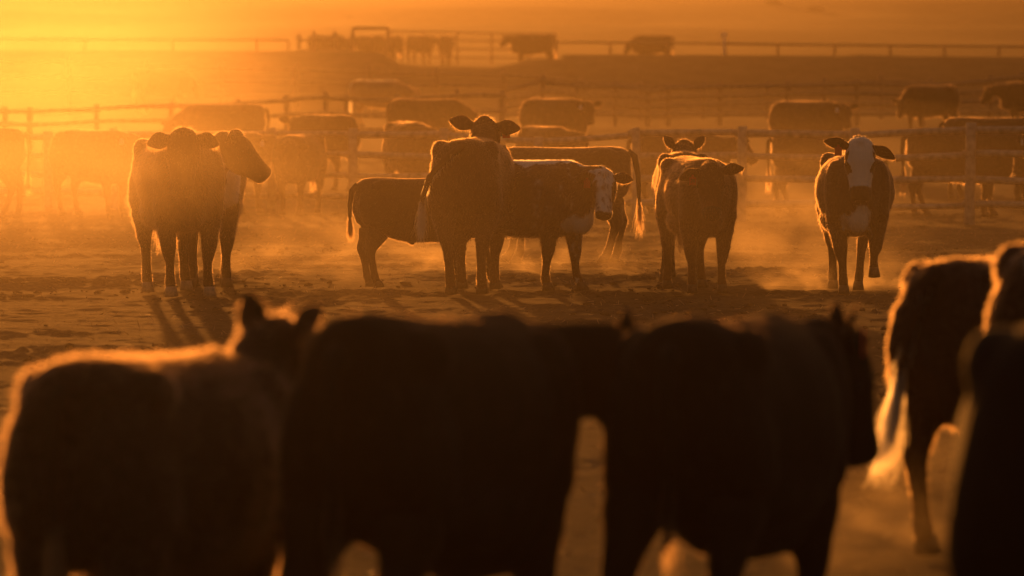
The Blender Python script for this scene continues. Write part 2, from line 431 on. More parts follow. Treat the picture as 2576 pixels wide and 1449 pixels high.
    if 'rumpback' in mk: W = np.maximum(W, np.clip(1.2 - np.abs(X[:, 1]) / .14 + wob, 0, 1) * (X[:, 2] > 1.2) * (X[:, 0] < .6))
    if 'roan' in mk: W = np.maximum(W, .36 + wob * .25)
    if 'legs' in mk: W = np.maximum(W, np.clip((.22 - X[:, 2]) / .08 + wob, 0, 1))
    if 'all' in mk: W[:] = 1
    SK = np.where(inhead & ~isear & (hx > .435 + wob * .03) & (hz_ > -.06), 1.0, 0.0)
    a = bm.attributes.new('white', 'FLOAT', 'POINT'); a.data.foreach_set('value', W.astype(np.float32))
    a = bm.attributes.new('skin', 'FLOAT', 'POINT'); a.data.foreach_set('value', SK.astype(np.float32))
    coat = P.get('coat', 'coat_black'); bm.materials.append(M[coat])
    D = dict(body=bm, extra=[], hairs=[])
    # hair
    nh = P.get('hair', 0)
    if nh:
        no = np.empty(len(X) * 3); bm.vertices.foreach_get('normal', no) if False else None
        bm.calc_loop_triangles()
        tri = np.empty(len(bm.loop_triangles) * 3, int); bm.loop_triangles.foreach_get('vertices', tri); tri = tri.reshape(-1, 3)
        vn = np.empty(len(X) * 3, np.float32); bm.vertices.foreach_get('normal', vn); vn = vn.reshape(-1, 3)
        a_, b_, c_ = X[tri[:, 0]], X[tri[:, 1]], X[tri[:, 2]]
        ar = np.linalg.norm(np.cross(b_ - a_, c_ - a_), axis=1)
        isE = tri[:, 0] >= nv
        wgt = ar * np.where(isE, 2.0, 1.0)
        hr = np.random.default_rng(P.get('seed', 3))
        idx = hr.choice(len(tri), nh, p=wgt / wgt.sum())
        u, v = hr.random(nh), hr.random(nh); fl = u + v > 1; u[fl] = 1 - u[fl]; v[fl] = 1 - v[fl]
        T = tri[idx]
        pos = X[T[:, 0]] * (1 - u - v)[:, None] + X[T[:, 1]] * u[:, None] + X[T[:, 2]] * v[:, None]
        nn = vn[T[:, 0]] * (1 - u - v)[:, None] + vn[T[:, 1]] * u[:, None] + vn[T[:, 2]] * v[:, None]
        nn /= np.linalg.norm(nn, axis=1)[:, None] + 1e-9
        flow = np.tile(np.array([-.75, 0, -.65]), (nh, 1)) + hr.normal(0, .35, (nh, 3))
        ih = inhead[T[:, 0]]
        flow[ih] = np.array(hd) * 1.0 + hr.normal(0, .4, (ih.sum(), 3))
        flow -= nn * np.sum(flow * nn, 1)[:, None]
        ln = P.get('hair_len', .028) * hr.uniform(.5, 1.25, nh)
        clump = vnoise(pos[:, 0] * 9, pos[:, 2] * 9 + pos[:, 1] * 7, 12)
        ln *= .6 + .9 * clump
        ln = np.where(pos[:, 2] < .45, ln * .65, ln); ln = np.where(ih, ln * .6, ln); ln = np.where(T[:, 0] >= nv, P.get('hair_len', .028) * P.get('ear_hair', 1.5) * hr.uniform(.4, 1.3, nh), ln)
        top = (np.linalg.norm(pos - np.array(head0 + hu * .08), axis=1) < .085); ln = np.where(top, ln * 2.4, ln)   # poll tuft
        under = (pos[:, 2] < .72) & (pos[:, 2] > .48) & (nn[:, 2] < -.3); ln = np.where(under, ln * 1.3, ln)
        stiff = P.get('stiff', .5)
        d0 = nn * stiff + flow * .55; d0 /= np.linalg.norm(d0, axis=1)[:, None]
        curl = hr.normal(0, .22, (nh, 3))
        k = 4; pts = np.empty((nh, k, 3))
        for j in range(k):
            t = j / (k - 1)
            pts[:, j] = pos - nn * .003 + (d0 * t + (flow * .35 - np.array([0, 0, .25]) + curl) * t * t) * ln[:, None]
        Wp = (W[T[:, 0]] + (hr.random(nh) - .5) * .5) > .55
        Wp &= SK[T[:, 0]] < .5
        rad = P.get('hair_rad', .0011)
        hm = P.get('hair_mat') or {'coat_black': 'hair_dark', 'coat_red': 'hair_red', 'coat_brown': 'hair_dark', 'coat_tan': 'hair_red'}[coat]
        for sel, mt in ((~Wp, hm), (Wp, 'hair_white')):
            if sel.sum() > 20: D['hairs'].append(hair_data(name + '_fur', pts[sel], rad, mt))
    # hooves
    for (p0, p1, lift) in feet:
        hs_ = Shape(); ax = (p0 - p1); ax = Vector((.06 if not lift else -.02, 0, -1)).normalized() if not lift else ax.normalized()
        xa = Vector((0, 1, 0)).cross(ax).normalized() * -1
        if xa.x < 0: xa = -xa
        c0 = p0 - ax * .045
        hs_.loft([(c0, xa * .050, Vector((0, .045, 0))), (c0 + ax * .03, xa * .058, Vector((0, .050, 0))), (c0 + ax * .085 + xa * .012, xa * .074, Vector((0, .057, 0)))], 14, 2.3)
        hm_ = hs_.mesh('hoof'); hm_.materials.append(M['hoof_pale' if P.get('pale_hooves') else 'hoof']); hm_.shade_smooth()
        D['extra'].append(('hoof', hm_, None, None))
    for sg in (1, -1):
        e = Shape(); e.blob(head0 + hd * .175 * hk + hs * sg * .110 * hk + hu * .030 * hk, (.021, .021, .021))
        em = e.mesh('eye'); em.materials.append(M['eye']); em.shade_smooth(); D['extra'].append(('eye', em, None, None))
    # tail
    tp = P.get('tail', [(-.80, 0, 1.24), (-.865, 0, 1.20), (-.885, 0, 1.02), (-.865, 0, .80), (-.86, 0, .58)])
    tp = [Vector(q) for q in tp]
    ts = Shape(); sc = []
    for i, q in enumerate(tp):
        d = (tp[min(i + 1, len(tp) - 1)] - tp[max(i - 1, 0)]).normalized(); ya = Vector((0, 1, 0)); xa = ya.cross(d).normalized()
        r = .034 * (1 - i / (len(tp) - 1)) + .013
        sc.append((q, xa * r, ya * r))
    ts.loft(sc, 8); tm = ts.mesh('tail'); tm.materials.append(M[coat]); tm.shade_smooth()
    tw = P.get('tail_white', False)
    a = tm.attributes.new('white', 'FLOAT', 'POINT'); a.data.foreach_set('value', np.full(len(tm.vertices), 1.0 if tw else 0.0, np.float32))
    nsw = P.get('switch', 0); hairs = None
    if nsw:
        hr = np.random.default_rng(5); tip = np.array(tp[-1]); pv = np.array(tp[-2]); dn = (tip - pv) / np.linalg.norm(tip - pv)
        t0 = hr.random(nsw); st_ = pv * (1 - t0)[:, None] * 1.0 + tip * t0[:, None]
        if P.get('tail_furry'):
            allp = np.array([tuple(q) for q in tp]); m_ = nsw // 2; tt = hr.random(m_) * (len(tp) - 1.001); ii = tt.astype(int); ff = (tt - ii)[:, None]
            st_[:m_] = allp[ii] * (1 - ff) + allp[ii + 1] * ff
        LL = P.get('switch_len', .28) * hr.uniform(.5, 1.1, nsw)
        if P.get('tail_furry'): LL[:nsw // 2] *= .3
        side = hr.normal(0, 1, (nsw, 3)) * np.array([.16, .16, .04]); k = 6; pts = np.empty((nsw, k, 3))
        drift = np.array(P.get('switch_drift', (0, 0, 0)))
        for j in range(k):
            t = j / (k - 1)
            pts[:, j] = st_ + side * .06 + (np.array([0, 0, -1.0]) * .5 + dn * .5) * (LL * t)[:, None] + side * (LL * (t ** 1.5) * (.75 - .3 * t))[:, None] + drift * t * t * LL[:, None] + hr.normal(0, .006, (nsw, 3)) * t
        hairs = hair_data('switch', pts, P.get('hair_rad', .0011) * 1.3, 'hair_white' if (tw or P.get('switch_white')) else {'coat_red': 'hair_red'}.get(coat, 'hair_dark'))
    D['extra'].append(('tail', tm, 'switch', hairs))
    # ear tags
    for which, col, txt in P.get('tags', ()):
        root, ed, face, wdv = ear_t[which]
        c = root + ed * EL * .42 + face * .02
        g = Shape(); w_, h_ = .034, .042
        fv = face.copy(); fv.z *= .2; fv.normalize(); rt = Vector((0, 0, 1)).cross(fv).normalized(); dn = Vector((0, 0, -1))
        c = c + dn * .045 + fv * .012
        g.loft([(c - dn * (h_ + .018) , rt * .010, fv * .003), (c - dn * h_, rt * .014, fv * .003), (c - dn * h_ * .75, rt * w_, fv * .003), (c + dn * h_, rt * w_, fv * .003)], 8, 5)
        tm = g.mesh('ear_tag'); tm.materials.append(M[col])
        D['extra'].append(('ear_tag', tm, 'tag_number' if txt else None, (txt, c + fv * .006, rt, fv) if txt else None))
    return D

def hair_data(name, pts, rad, mt):
    n, k, _ = pts.shape
    hc = bpy.data.hair_curves.new(name); hc.add_curves([k] * n)
    hc.attributes['position'].data.foreach_set('vector', pts.astype(np.float32).ravel())
    r = (np.linspace(1, .25, k)[None, :] * np.ones((n, 1)) * rad).astype(np.float32)
    a = hc.attributes.get('radius') or hc.attributes.new('radius', 'FLOAT', 'POINT')
    a.data.foreach_set('value', r.ravel()); hc.materials.append(M[mt]); return hc

def put_cow(D, u, d, yaw, sc, label, name='cow', cat='cow', group=None, dz=0.0, fur=True):
    """yaw 0 = facing right in view, -90 = facing the camera, 90 = facing away; sc = height factor"""
    p = ray(u, 700, d); z = float(base_z(d)) + (.02 if d < 135 else 0) + dz
    r = empty(name, (p.x, d, z), R(yaw), sc); tag(r, label, cat, group)
    b = link(bpy.data.objects.new('body', D['body']), r)
    for nm, me, sub, subd in D['extra']:
        o = link(bpy.data.objects.new(nm, me), r)
        if sub == 'switch' and subd is not None: link(bpy.data.objects.new('switch', subd), o)
        if sub == 'tag_number':
            txt, c, rt, fv = subd
            cu = bpy.data.curves.new('tag_number', 'FONT'); cu.body = txt; cu.size = .05; cu.align_x = 'CENTER'; cu.align_y = 'CENTER'; cu.extrude = .0008
            tmpo = bpy.data.objects.new('tmp', cu); C.objects.link(tmpo)
            tme = bpy.data.meshes.new_from_object(tmpo.evaluated_get(bpy.context.evaluated_depsgraph_get())); bpy.data.objects.remove(tmpo)
            tme.materials.clear(); tme.materials.append(M['tag_ink']); t = link(bpy.data.objects.new('tag_number', tme), o)
            up = fv.cross(rt).normalized(); t.matrix_local = Matrix((rt, up, fv)).transposed().to_4x4(); t.location = c
    if fur:
        for h in D['hairs']: link(bpy.data.objects.new('fur', h), r)
    return r

# ------------------------------------------------------------------ berm, mounds and far ground
def berm(name, u0, u1, top, label, d0=214, d1=220):
    """long earth-and-concrete feed bank; top: list of (u, row of the upper edge)"""
    us = np.linspace(u0, u1, 160); tv = np.interp(us, [t[0] for t in top], [t[1] for t in top])
    prof = [(-9.0, 0.0), (-6.5, .30), (-4.0, .62), (-2.0, .86), (-.7, .97), (0, 1.0), (2.2, 1.0), (4, .6), (6, .1), (8, -.5)]
    v = []; f = []
    for i, u in enumerate(us):
        zt = float(ray(u, tv[i], d0 + 1).z)
        for j, (dy, k) in enumerate(prof):
            d = d0 + dy; p = ray(u, 700, d); b = float(base_z(d0 - 9)) - .1
            nz = (float(vnoise(p.x / 1.3, dy / 1.1 + 50, 21)) - .5) * .22 * (0 < k < .98)
            v.append((p.x, d + (float(vnoise(p.x / 2.0, 3.3, 22)) - .5) * .4 * (k < .98), b + (zt - b) * k + nz))
    m = len(prof)
    for i in range(len(us) - 1):
        for j in range(m - 1): f.append((i * m + j, (i + 1) * m + j, (i + 1) * m + j + 1, i * m + j + 1))
    o = mesh_obj(name, v, f, M['concrete'] if False else M['dirt']); tag(o, label, 'bank', kind='structure'); return o
berm('earth_bank', 1414, 3600, [(1414, 137), (1500, 136.5), (1900, 139), (2576, 143), (3600, 147)], 'long dark straight-topped bank behind the pens at right')
berm('earth_bank', -1200, 872, [(-1200, 124), (0, 126), (872, 128)], 'pale glaring bank behind the pens at left')
berm('earth_mound', 800, 1425, [(800, 135), (885, 128), (960, 133), (1005, 160), (1060, 167), (1235, 170), (1290, 160), (1330, 151), (1400, 148), (1425, 150)], 'uneven mound of dirt in the gap between the banks', 211, 216)
# ------------------------------------------------------------------ fences
def log(name, a, b, r0, r1, m, parent, sag=.0, n=8, seed=0, kind=None):
    a = Vector(a); b = Vector(b); d = (b - a).normalized()
    s_ = Vector((0, 0, 1)).cross(d); s_ = s_.normalized() if s_.length > .01 else Vector((1, 0, 0)); up = d.cross(s_)
    g = Shape(); sc = []; q = random.Random(seed); m_ = 5; w1, w2 = q.uniform(-1, 1), q.uniform(-1, 1)
    for i in range(m_ + 1):
        t = i / m_; c = a.lerp(b, t) + up * (math.sin(t * math.pi) * sag + math.sin(t * 6.3 + w1 * 3) * sag * .3) ; r = r0 + (r1 - r0) * t; r *= 1 + q.uniform(-.06, .06)
        sc.append((c, s_ * r, up * r))
    g.loft(sc, n); me = g.mesh(name); me.materials.append(m); me.shade_smooth()
    return link(bpy.data.objects.new(name, me), parent)
def fence(name, label, posts, rails, pr, rr, m, wood=True, back=False, seed=1, group=None, cat='fence', rail_m=None, above=.06):
    """posts: (u, distance, row of the post's top)"""
    q = random.Random(seed); r = empty(name, (0, 0, 0)); tag(r, label, cat, group)
    P3 = []
    for (u, d, vt) in posts:
        t = ray(u, vt, d); zb = float(base_z(d)) - .25; P3.append((t.x, d, zb, t.z))
        lean = q.uniform(-.03, .03) if wood else 0
        rad = pr * q.uniform(.88, 1.15) if wood else pr
        log('post', (t.x - lean, d, zb), (t.x, d, t.z), rad * 1.06, rad * .94, m, r, 0, 9 if wood else 8, q.random())
    for i in range(len(P3) - 1):
        a, b = P3[i], P3[i + 1]
        for f_ in rails:
            ja, jb = (q.uniform(-.018, .018), q.uniform(-.018, .018)) if wood else (0, 0)
            za = a[2] + .25 + (a[3] - a[2] - .25) * f_ + ja; zb = b[2] + .25 + (b[3] - b[2] - .25) * f_ + jb
            off = (1 if back else -1) * (pr + rr) * .92 if wood else 0
            dx = .10 if wood else 0; sg = 1 if i % 2 else -1
            dirx = 1 if b[0] > a[0] else -1
            log('rail', (a[0] - dx * dirx, a[1] + off, za), (b[0] + dx * dirx, b[1] + off - (.02 if i % 2 else 0), zb), rr * q.uniform(.85, 1.15), rr * q.uniform(.8, 1.1), rail_m or m, r,
                q.uniform(-.015, .012) if wood else 0, 8, q.random())
    return r
def dd(s): return F / s
f1 = [(-330, 334), (-180, 332), (-30, 331), (120, 330), (285, 323), (480, 327), (685, 321), (888, 322), (1117, 322), (1355, 344), (1600, 321), (1868, 317), (2150, 322), (2443, 308), (2740, 312), (3050, 312)]
fence('wooden_fence', 'weathered post and log rail fence right behind the milling cattle', [(u, dd(160 + 20 * max(u, 0) / 2576), v) for u, v in f1], (.93, .69, .45, .20), .074, .048, M['wood'], seed=4, back=True)
f3 = [(-400, 268), (-180, 268), (12, 268), (75, 270), (242, 262), (430, 255), (600, 250), (720, 240), (819, 230), (871, 236), (1000, 238), (1150, 225), (1262, 226)]
fence('wooden_fence', 'second wooden fence crossing the hazy pen at left', [(u, dd(112 - .004 * u), v) for u, v in f3], (.90, .62, .34), .065, .05, M['wood_dark'], seed=5)
f2 = [(1262, 226), (1366, 188), (1452, 208), (1549, 206), (1630, 222), (1681, 214), (1811, 209), (1982, 203), (2154, 199), (2322, 206), (2491, 190), (2569, 181), (2760, 190), (2950, 190)]
fence('wooden_fence', 'dark wooden pen fence below the bank at right', [(u, dd(88), v) for u, v in f2], (.90, .70, .50, .28), .075, .055, M['wood_dark'], seed=6)
f4 = [(-420, 130), (-120, 133), (170, 139), (370, 150), (556, 156), (744, 160), (929, 165), (1098, 172), (1267, 176), (1366, 185), (1461, 196), (1549, 203), (1610, 206)]
fence('wooden_fence', 'far wooden fence sinking towards the right in the haze', [(u, dd(74), v) for u, v in f4], (.88, .62, .36), .085, .05, M['wood_dark'], seed=7)
f5 = [(1472, 208), (1612, 206), (1772, 203), (1930, 204), (2074, 194), (2215, 186), (2340, 196), (2514, 198), (2700, 196)]
fence('wooden_fence', 'thin farther fence seen between the rails at right', [(u, dd(80), v) for u, v in f5], (.86, .58, .3), .07, .045, M['wood_dark'], seed=8)
# pipe fence behind the banks
f6 = [(-300, 97), (-10, 97), (213, 98), (435, 98.5), (646, 99), (725, 100)]
fence('pipe_fence', 'thin pipe rail fence on the glaring bank at left', [(u, 229, v) for u, v in f6], (.985,), .055, .055, M['pipe'], wood=False)
f7 = [(1400, 106), (1535, 106.5), (1680, 107.5), (1825, 109), (1957, 111), (2100, 112.5), (2240, 114), (2376, 115), (2513, 116), (2650, 117), (2800, 118), (2950, 119), (3100, 120)]
fence('pipe_fence', 'dark pipe rail fence running along the bank at right', [(u, 229, v) for u, v in f7], (.985,), .055, .055, M['pipe'], wood=False)
f8 = [(982, 77), (1065, 78.5), (1150, 80), (1237, 82), (1330, 83), (1398, 84)]
fence('pipe_fence', 'four-bar pipe gate fence in the gap behind the cattle', [(u, 256, v) for u, v in f8], (.985, .74, .48, .22), .05, .042, M['pipe'], wood=False)
fence('loading_frame', 'tall pipe frame over the gap at the end of the left bank', [(889, 222, 69.5), (975, 222, 69)], (.985,), .07, .07, M['pipe'], wood=False, cat='frame')
f9 = [(752, 86), (790, 78), (842, 78), (885, 83)]
fence('wooden_fence', 'short stub of posts beside the tall pipe frame', [(u, 226, v) for u, v in f9], (.8, .5), .09, .05, M['wood_dark'], seed=9)
# light on a post behind the right bank
lp = empty('yard_light', (0, 0, 0)); tag(lp, 'small round-headed yard light on a post above the right bank', 'lamp')
t = ray(1822, 96, 228.6); log('post', (t.x, 228.6, 1.2), (t.x, 228.6, t.z), .05, .05, M['steel'], lp)
c = ray(1822, 89, 228.6); g = Shape()
ring = [(c + Vector((math.sin(a) * .095, 0, -math.cos(a) * .095)), Vector((math.sin(a) * .032, 0, -math.cos(a) * .032)), (0, .032, 0)) for a in [R(25 + 310 * i / 20) for i in range(21)]]
g.loft(ring, 8); me = g.mesh('lamp_ring'); me.materials.append(M['steel']); me.shade_smooth(); link(bpy.data.objects.new('lamp_ring', me), lp)
g = Shape(); g.blob(c + Vector((0, 0, .02)), (.05, .05, .09)); me = g.mesh('lamp_head'); me.materials.append(M['tag_white']); me.shade_smooth(); link(bpy.data.objects.new('lamp_head', me), lp)

# ------------------------------------------------------------------ herd
NEAR = 'cattle close to the camera'; MID = 'cattle in the middle of the dusty pen'; PEN = 'cattle behind the wooden fence'; TOP = 'cattle up by the far bank'
HAIR_M = 34000
A1 = cow('front_calm', dict(hair=HAIR_M, hair_rad=.0010, hair_len=.021, neck_pitch=29, head_pitch=-62, neck_yaw=-16, head_yaw=-14, ear_droop=(14, 14), ear_hair=2.4, head_size=1.14, ear_w=1.1, fat=1.1, coat='coat_black', pale_hooves=True, neck_len=.52, legs=[(.05, .02, 0), (-.04, 0, 0), (-.12, .05, 0), (.1, -.02, 0)], switch=400))
put_cow(A1, 448, 52.2, -76, 1.08, 'shaggy cow facing the camera in the brightest dust at left, both round ears lit', group=MID)
A2 = cow('head_profile', dict(hair=HAIR_M, hair_rad=.0010, hair_len=.019, neck_pitch=20, neck_yaw=20, head_yaw=80, head_pitch=-44, ear_droop=(-10, -12), fat=1.05, marks=('stripe',), stripe_side=1, coat='coat_black', legs=[(0, .03, 0), (.05, 0, 0), (.25, 0, 0), (.15, 0, 0)], switch=400, seed=8))
put_cow(A2, 524, 54.2, -88, 1.07, 'cow with a white shoulder stripe turning its head right behind the shaggy one', group=MID)
B1 = cow('young_bull', dict(hair=HAIR_M, hair_rad=.0009, hair_len=.014, neck_pitch=8, head_pitch=-50, sheath=True, coat='coat_brown', switch=700, legs=[(-.02, 0, 0), (-.12, 0, 0), (-.02, 0, 0), (.0, 0, 0)], seed=9,
        tail=[(-.80, 0, 1.24), (-.87, 0, 1.18), (-.90, 0, 1.0), (-.90, 0, .86), (-.895, 0, .74)], switch_len=.20))
put_cow(B1, 1058, 53.9, 18, .775, 'small slim steer in side view, its rump lit, head hidden by the next cow', group=MID)
B2 = cow('rear_view', dict(hair=HAIR_M, hair_rad=.0010, hair_len=.019, neck_pitch=34, head_pitch=-25, neck_len=.5, ear_droop=(-14, 6), ear_len=.23, head_size=1.1, fat=1.12, coat='coat_red', switch=900, tail_furry=True, switch_white=True, tags=[(1, 'tag_red', None)], seed=10,
        tail=[(-.78, 0, 1.26), (-.86, .10, 1.20), (-.90, .26, 1.02), (-.89, .33, .82), (-.87, .34, .66)], switch_len=.26, legs=[(0, 0, 0), (0, 0, 0), (.0, -.04, 0), (.12, .02, 0)]))  # tail hair coloured white for its backlit edges; the tail itself is dark
put_cow(B2, 1188, 52.9, 84, 1.07, 'red cow seen from behind, head raised above its rump with a red ear tag', group=MID)
B3 = cow('roan', dict(hair=HAIR_M + 5000, hair_rad=.0010, hair_len=.019, neck_pitch=8, head_pitch=-62, neck_yaw=-1, head_yaw=-58, neck_len=.50, face_w=.58, ear_droop=(6, 4), coat='coat_red', marks=('roan', 'face', 'throat', 'back', 'chest'), tags=[(1, 'tag_red', None)], switch=500, seed=12,
        legs=[(.10, .02, 0), (-.12, 0, 0), (.10, 0, 0), (-.16, 0, 0)]))
put_cow(B3, 1322, 53.2, -36, .915, 'roan cow with a mottled white face and pale brisket looking at the camera', group=MID)
B4 = cow('side_left', dict(hair=HAIR_M, hair_rad=.0010, hair_len=.018, neck_pitch=-2, head_pitch=-50, coat='coat_brown', switch=260, seed=13, legs=[(0, 0, 0), (.12, 0, 0), (.08, 0, 0), (-.05, 0, 0)],
        tail=[(-.78, 0, 1.27), (-.86, 0, 1.22), (-.90, .02, 1.0), (-.91, .02, .75), (-.92, .02, .58)], switch_len=.32))
put_cow(B4, 1408, 60.5, 180, .925, 'brown cow in side view behind the roan one, only its back, rump and tail showing', group=MID)
C1 = cow('ears_up', dict(hair=HAIR_M, hair_rad=.0010, hair_len=.019, neck_pitch=25, head_pitch=-35, neck_len=.5, ear_droop=(-50, -50), ear_len=.18, ear_w=.72, ear_hair=1.8, head_size=1.18, coat='coat_black', switch=500, seed=14, legs=[(0, 0, 0), (.0, 0, 0), (-.05, .06, 0), (.05, 0, 0)]))
put_cow(C1, 1720, 55.6, 88, .94, 'dark cow with pricked ears standing behind the tagged cow, facing away', group=MID)
C2 = cow('tagged', dict(hair=HAIR_M, hair_rad=.0010, hair_len=.017, neck_pitch=15, head_pitch=-66, neck_yaw=-9, head_yaw=-10, neck_len=.50, head_size=1.12, ear_hair=2.4, ear_droop=(-8, 20), ear_len=.23, fat=1.02, coat='coat_red', tags=[(1, 'tag_red', '20')], switch=500, seed=15, legs=[(.05, 0, 0), (0, -.02, 0), (-.1, .05, 0), (.08, -.06, 0)]))
put_cow(C2, 1755, 52.9, -80, .935, 'red-brown cow facing the camera, head low, a red numbered tag in its ear', group=MID)
Dw = cow('white_face', dict(hair=HAIR_M, hair_rad=.0009, hair_len=.016, neck_pitch=40, head_pitch=-74, neck_len=.50, head_size=1.18, ear_droop=(26, -14), ear_len=.25, fat=1.15, coat='coat_brown', marks=('face', 'chest'), tags=[(1, 'tag_red', None)], switch=700, tail_white=True, seed=16,
        legs=[(.10, .02, .16), (.02, .02, 0), (.25, -.10, 0), (-.1, 0, 0)], tail=[(-.80, 0, 1.24), (-.86, .05, 1.1), (-.84, .14, .85), (-.80, .17, .65)]))
put_cow(Dw, 2148, 52.7, -90, .975, 'white-faced cow walking straight at the camera, one foreleg lifted', group=MID)

# close animals, out of focus
NK = dict(deep=.10, hair=26000, hair_rad=.0014, hair_len=.018, voxel=.018)
NK2 = dict(NK, hair=12000, hair_len=.010, hair_rad=.0008)
F1 = cow('near_left', dict(NK, hair_len=.028, neck_pitch=25, head_pitch=-35, neck_len=.5, head_yaw=-22, ear_droop=(-62, -40), ear_len=.19, topline=lambda x: -.035 * x, coat='coat_black', switch=500, seed=21, fat=1.05))
put_cow(F1, 400, 19.0, 69, .94, 'nearest dark cow at lower left, back and rump rimmed with light, ear pricked', group=NEAR)
F2 = cow('near_middle', dict(NK2, hair_mat='hair_black', topline=lambda x: -.055 * x, fat=.88, neck_pitch=8, neck_yaw=-40, head_yaw=-50, head_pitch=-66, neck_len=.46, ear_droop=(-62, -40), ear_len=.18, coat='coat_black', switch=120, seed=22, switch_len=.16, legs=[(.0, .06, 0), (-.05, -.04, 0), (-.16, .09, 0), (.06, 0, 0)]))
put_cow(F2, 1112, 19.3, 67, 1.03, 'black cow filling the lower middle, one ear tip above its back', group=NEAR)
F3 = cow('near_right', dict(NK2, hair_mat='hair_black', topline=lambda x: -.045 * x - .03 * math.exp(-((x + .25) / .18) ** 2), neck_pitch=12, neck_yaw=-16, head_yaw=-62, head_pitch=-76, neck_len=.42, ear_droop=(-62, -66), ear_len=.20, coat='coat_black', switch=120, switch_len=.16, seed=23, fat=1.02, tags=[(1, 'tag_red', None)], legs=[(.1, .05, 0), (-.05, -.04, 0), (-.16, .12, 0), (.04, .0, 0)]))
put_cow(F3, 1850, 20.3, 72, .99, 'black cow right of the lower middle, head hanging in profile, one ear up', group=NEAR)
F4 = cow('near_walking', dict(NK, neck_pitch=-5, head_pitch=-55, coat='coat_red', switch=900, switch_white=True, tail_furry=True, seed=24, switch_len=.34, switch_drift=(-.1, .15, 0), legs=[(0, 0, 0), (.1, 0, 0), (.0, 0, 0), (.2, 0, 0)],
        tail=[(-.78, 0, 1.27), (-.86, .02, 1.22), (-.93, .05, 1.0), (-.95, .08, .85), (-.96, .10, .66)]))
put_cow(F4, 2552, 25.9, 58, 1.0, 'brown cow walking away at right with a pale bushy tail', group=NEAR)
F5 = cow('near_edge', dict(NK, neck_pitch=10, head_pitch=-40, coat='coat_red', marks=('rumpback',), switch=500, seed=25, fat=1.08))
put_cow(F5, 2795, 23.8, 68, 1.12, 'cow with a white patch on its back cut off by the right edge', group=NEAR)
put_cow(F1, 2745, 15.9, 82, 1.16, 'black rump of the very nearest cow in the lower right corner', group=NEAR, fur=False)

# background animals; a few shapes shared between them
BK = dict(deep=.03, hair=5000, hair_rad=.0022, hair_len=.0220, voxel=.024, smooth=5, switch=150)
V1 = cow('bg_level', dict(BK, neck_pitch=12, neck_yaw=-10, head_yaw=-30, neck_len=.46, head_pitch=-46, coat='coat_brown', ear_droop=(0, 0), legs=[(.05, 0, 0), (-.1, 0, 0), (.1, 0, 0), (-.1, 0, 0)], tags=[(1, 'tag_white', None)]))
V2 = cow('bg_low', dict(BK, neck_pitch=-20, neck_yaw=14, head_yaw=30, neck_len=.50, head_pitch=-62, coat='coat_black', seed=5, ear_droop=(-10, -10), legs=[(-.05, 0, 0), (.1, 0, 0), (-.1, 0, 0), (.1, 0, 0)]))
V3 = cow('bg_front', dict(BK, neck_pitch=4, neck_yaw=18, head_yaw=15, head_pitch=-60, coat='coat_black', seed=6, fat=1.15, ear_droop=(0, 0)))
V4 = cow('bg_pale', dict(BK, neck_pitch=-10, head_pitch=-50, coat='coat_tan', seed=7, marks=('rumpback',), tail_white=True))
V5 = cow('bg_bull', dict(BK, neck_pitch=14, neck_len=.44, neck_yaw=-8, head_yaw=-36, head_pitch=-56, coat='coat_black', seed=17, fat=1.2, sag=.04, ear_droop=(-12, -12), tags=[(1, 'tag_white', None)]))
def at_row(D, u, vb, sc, yaw, label, group, dlim=(60, 270), dfix=None):
    best = dfix
    if best is None:
        ds = np.linspace(dlim[0], dlim[1], 800); vv = V_H + (CAM_Z - base_z(ds) - 1.345 * sc) * F / ds
        best = float(ds[np.argmin(abs(vv - vb))])
    return put_cow(D, u, best, yaw, sc, label, group=group)
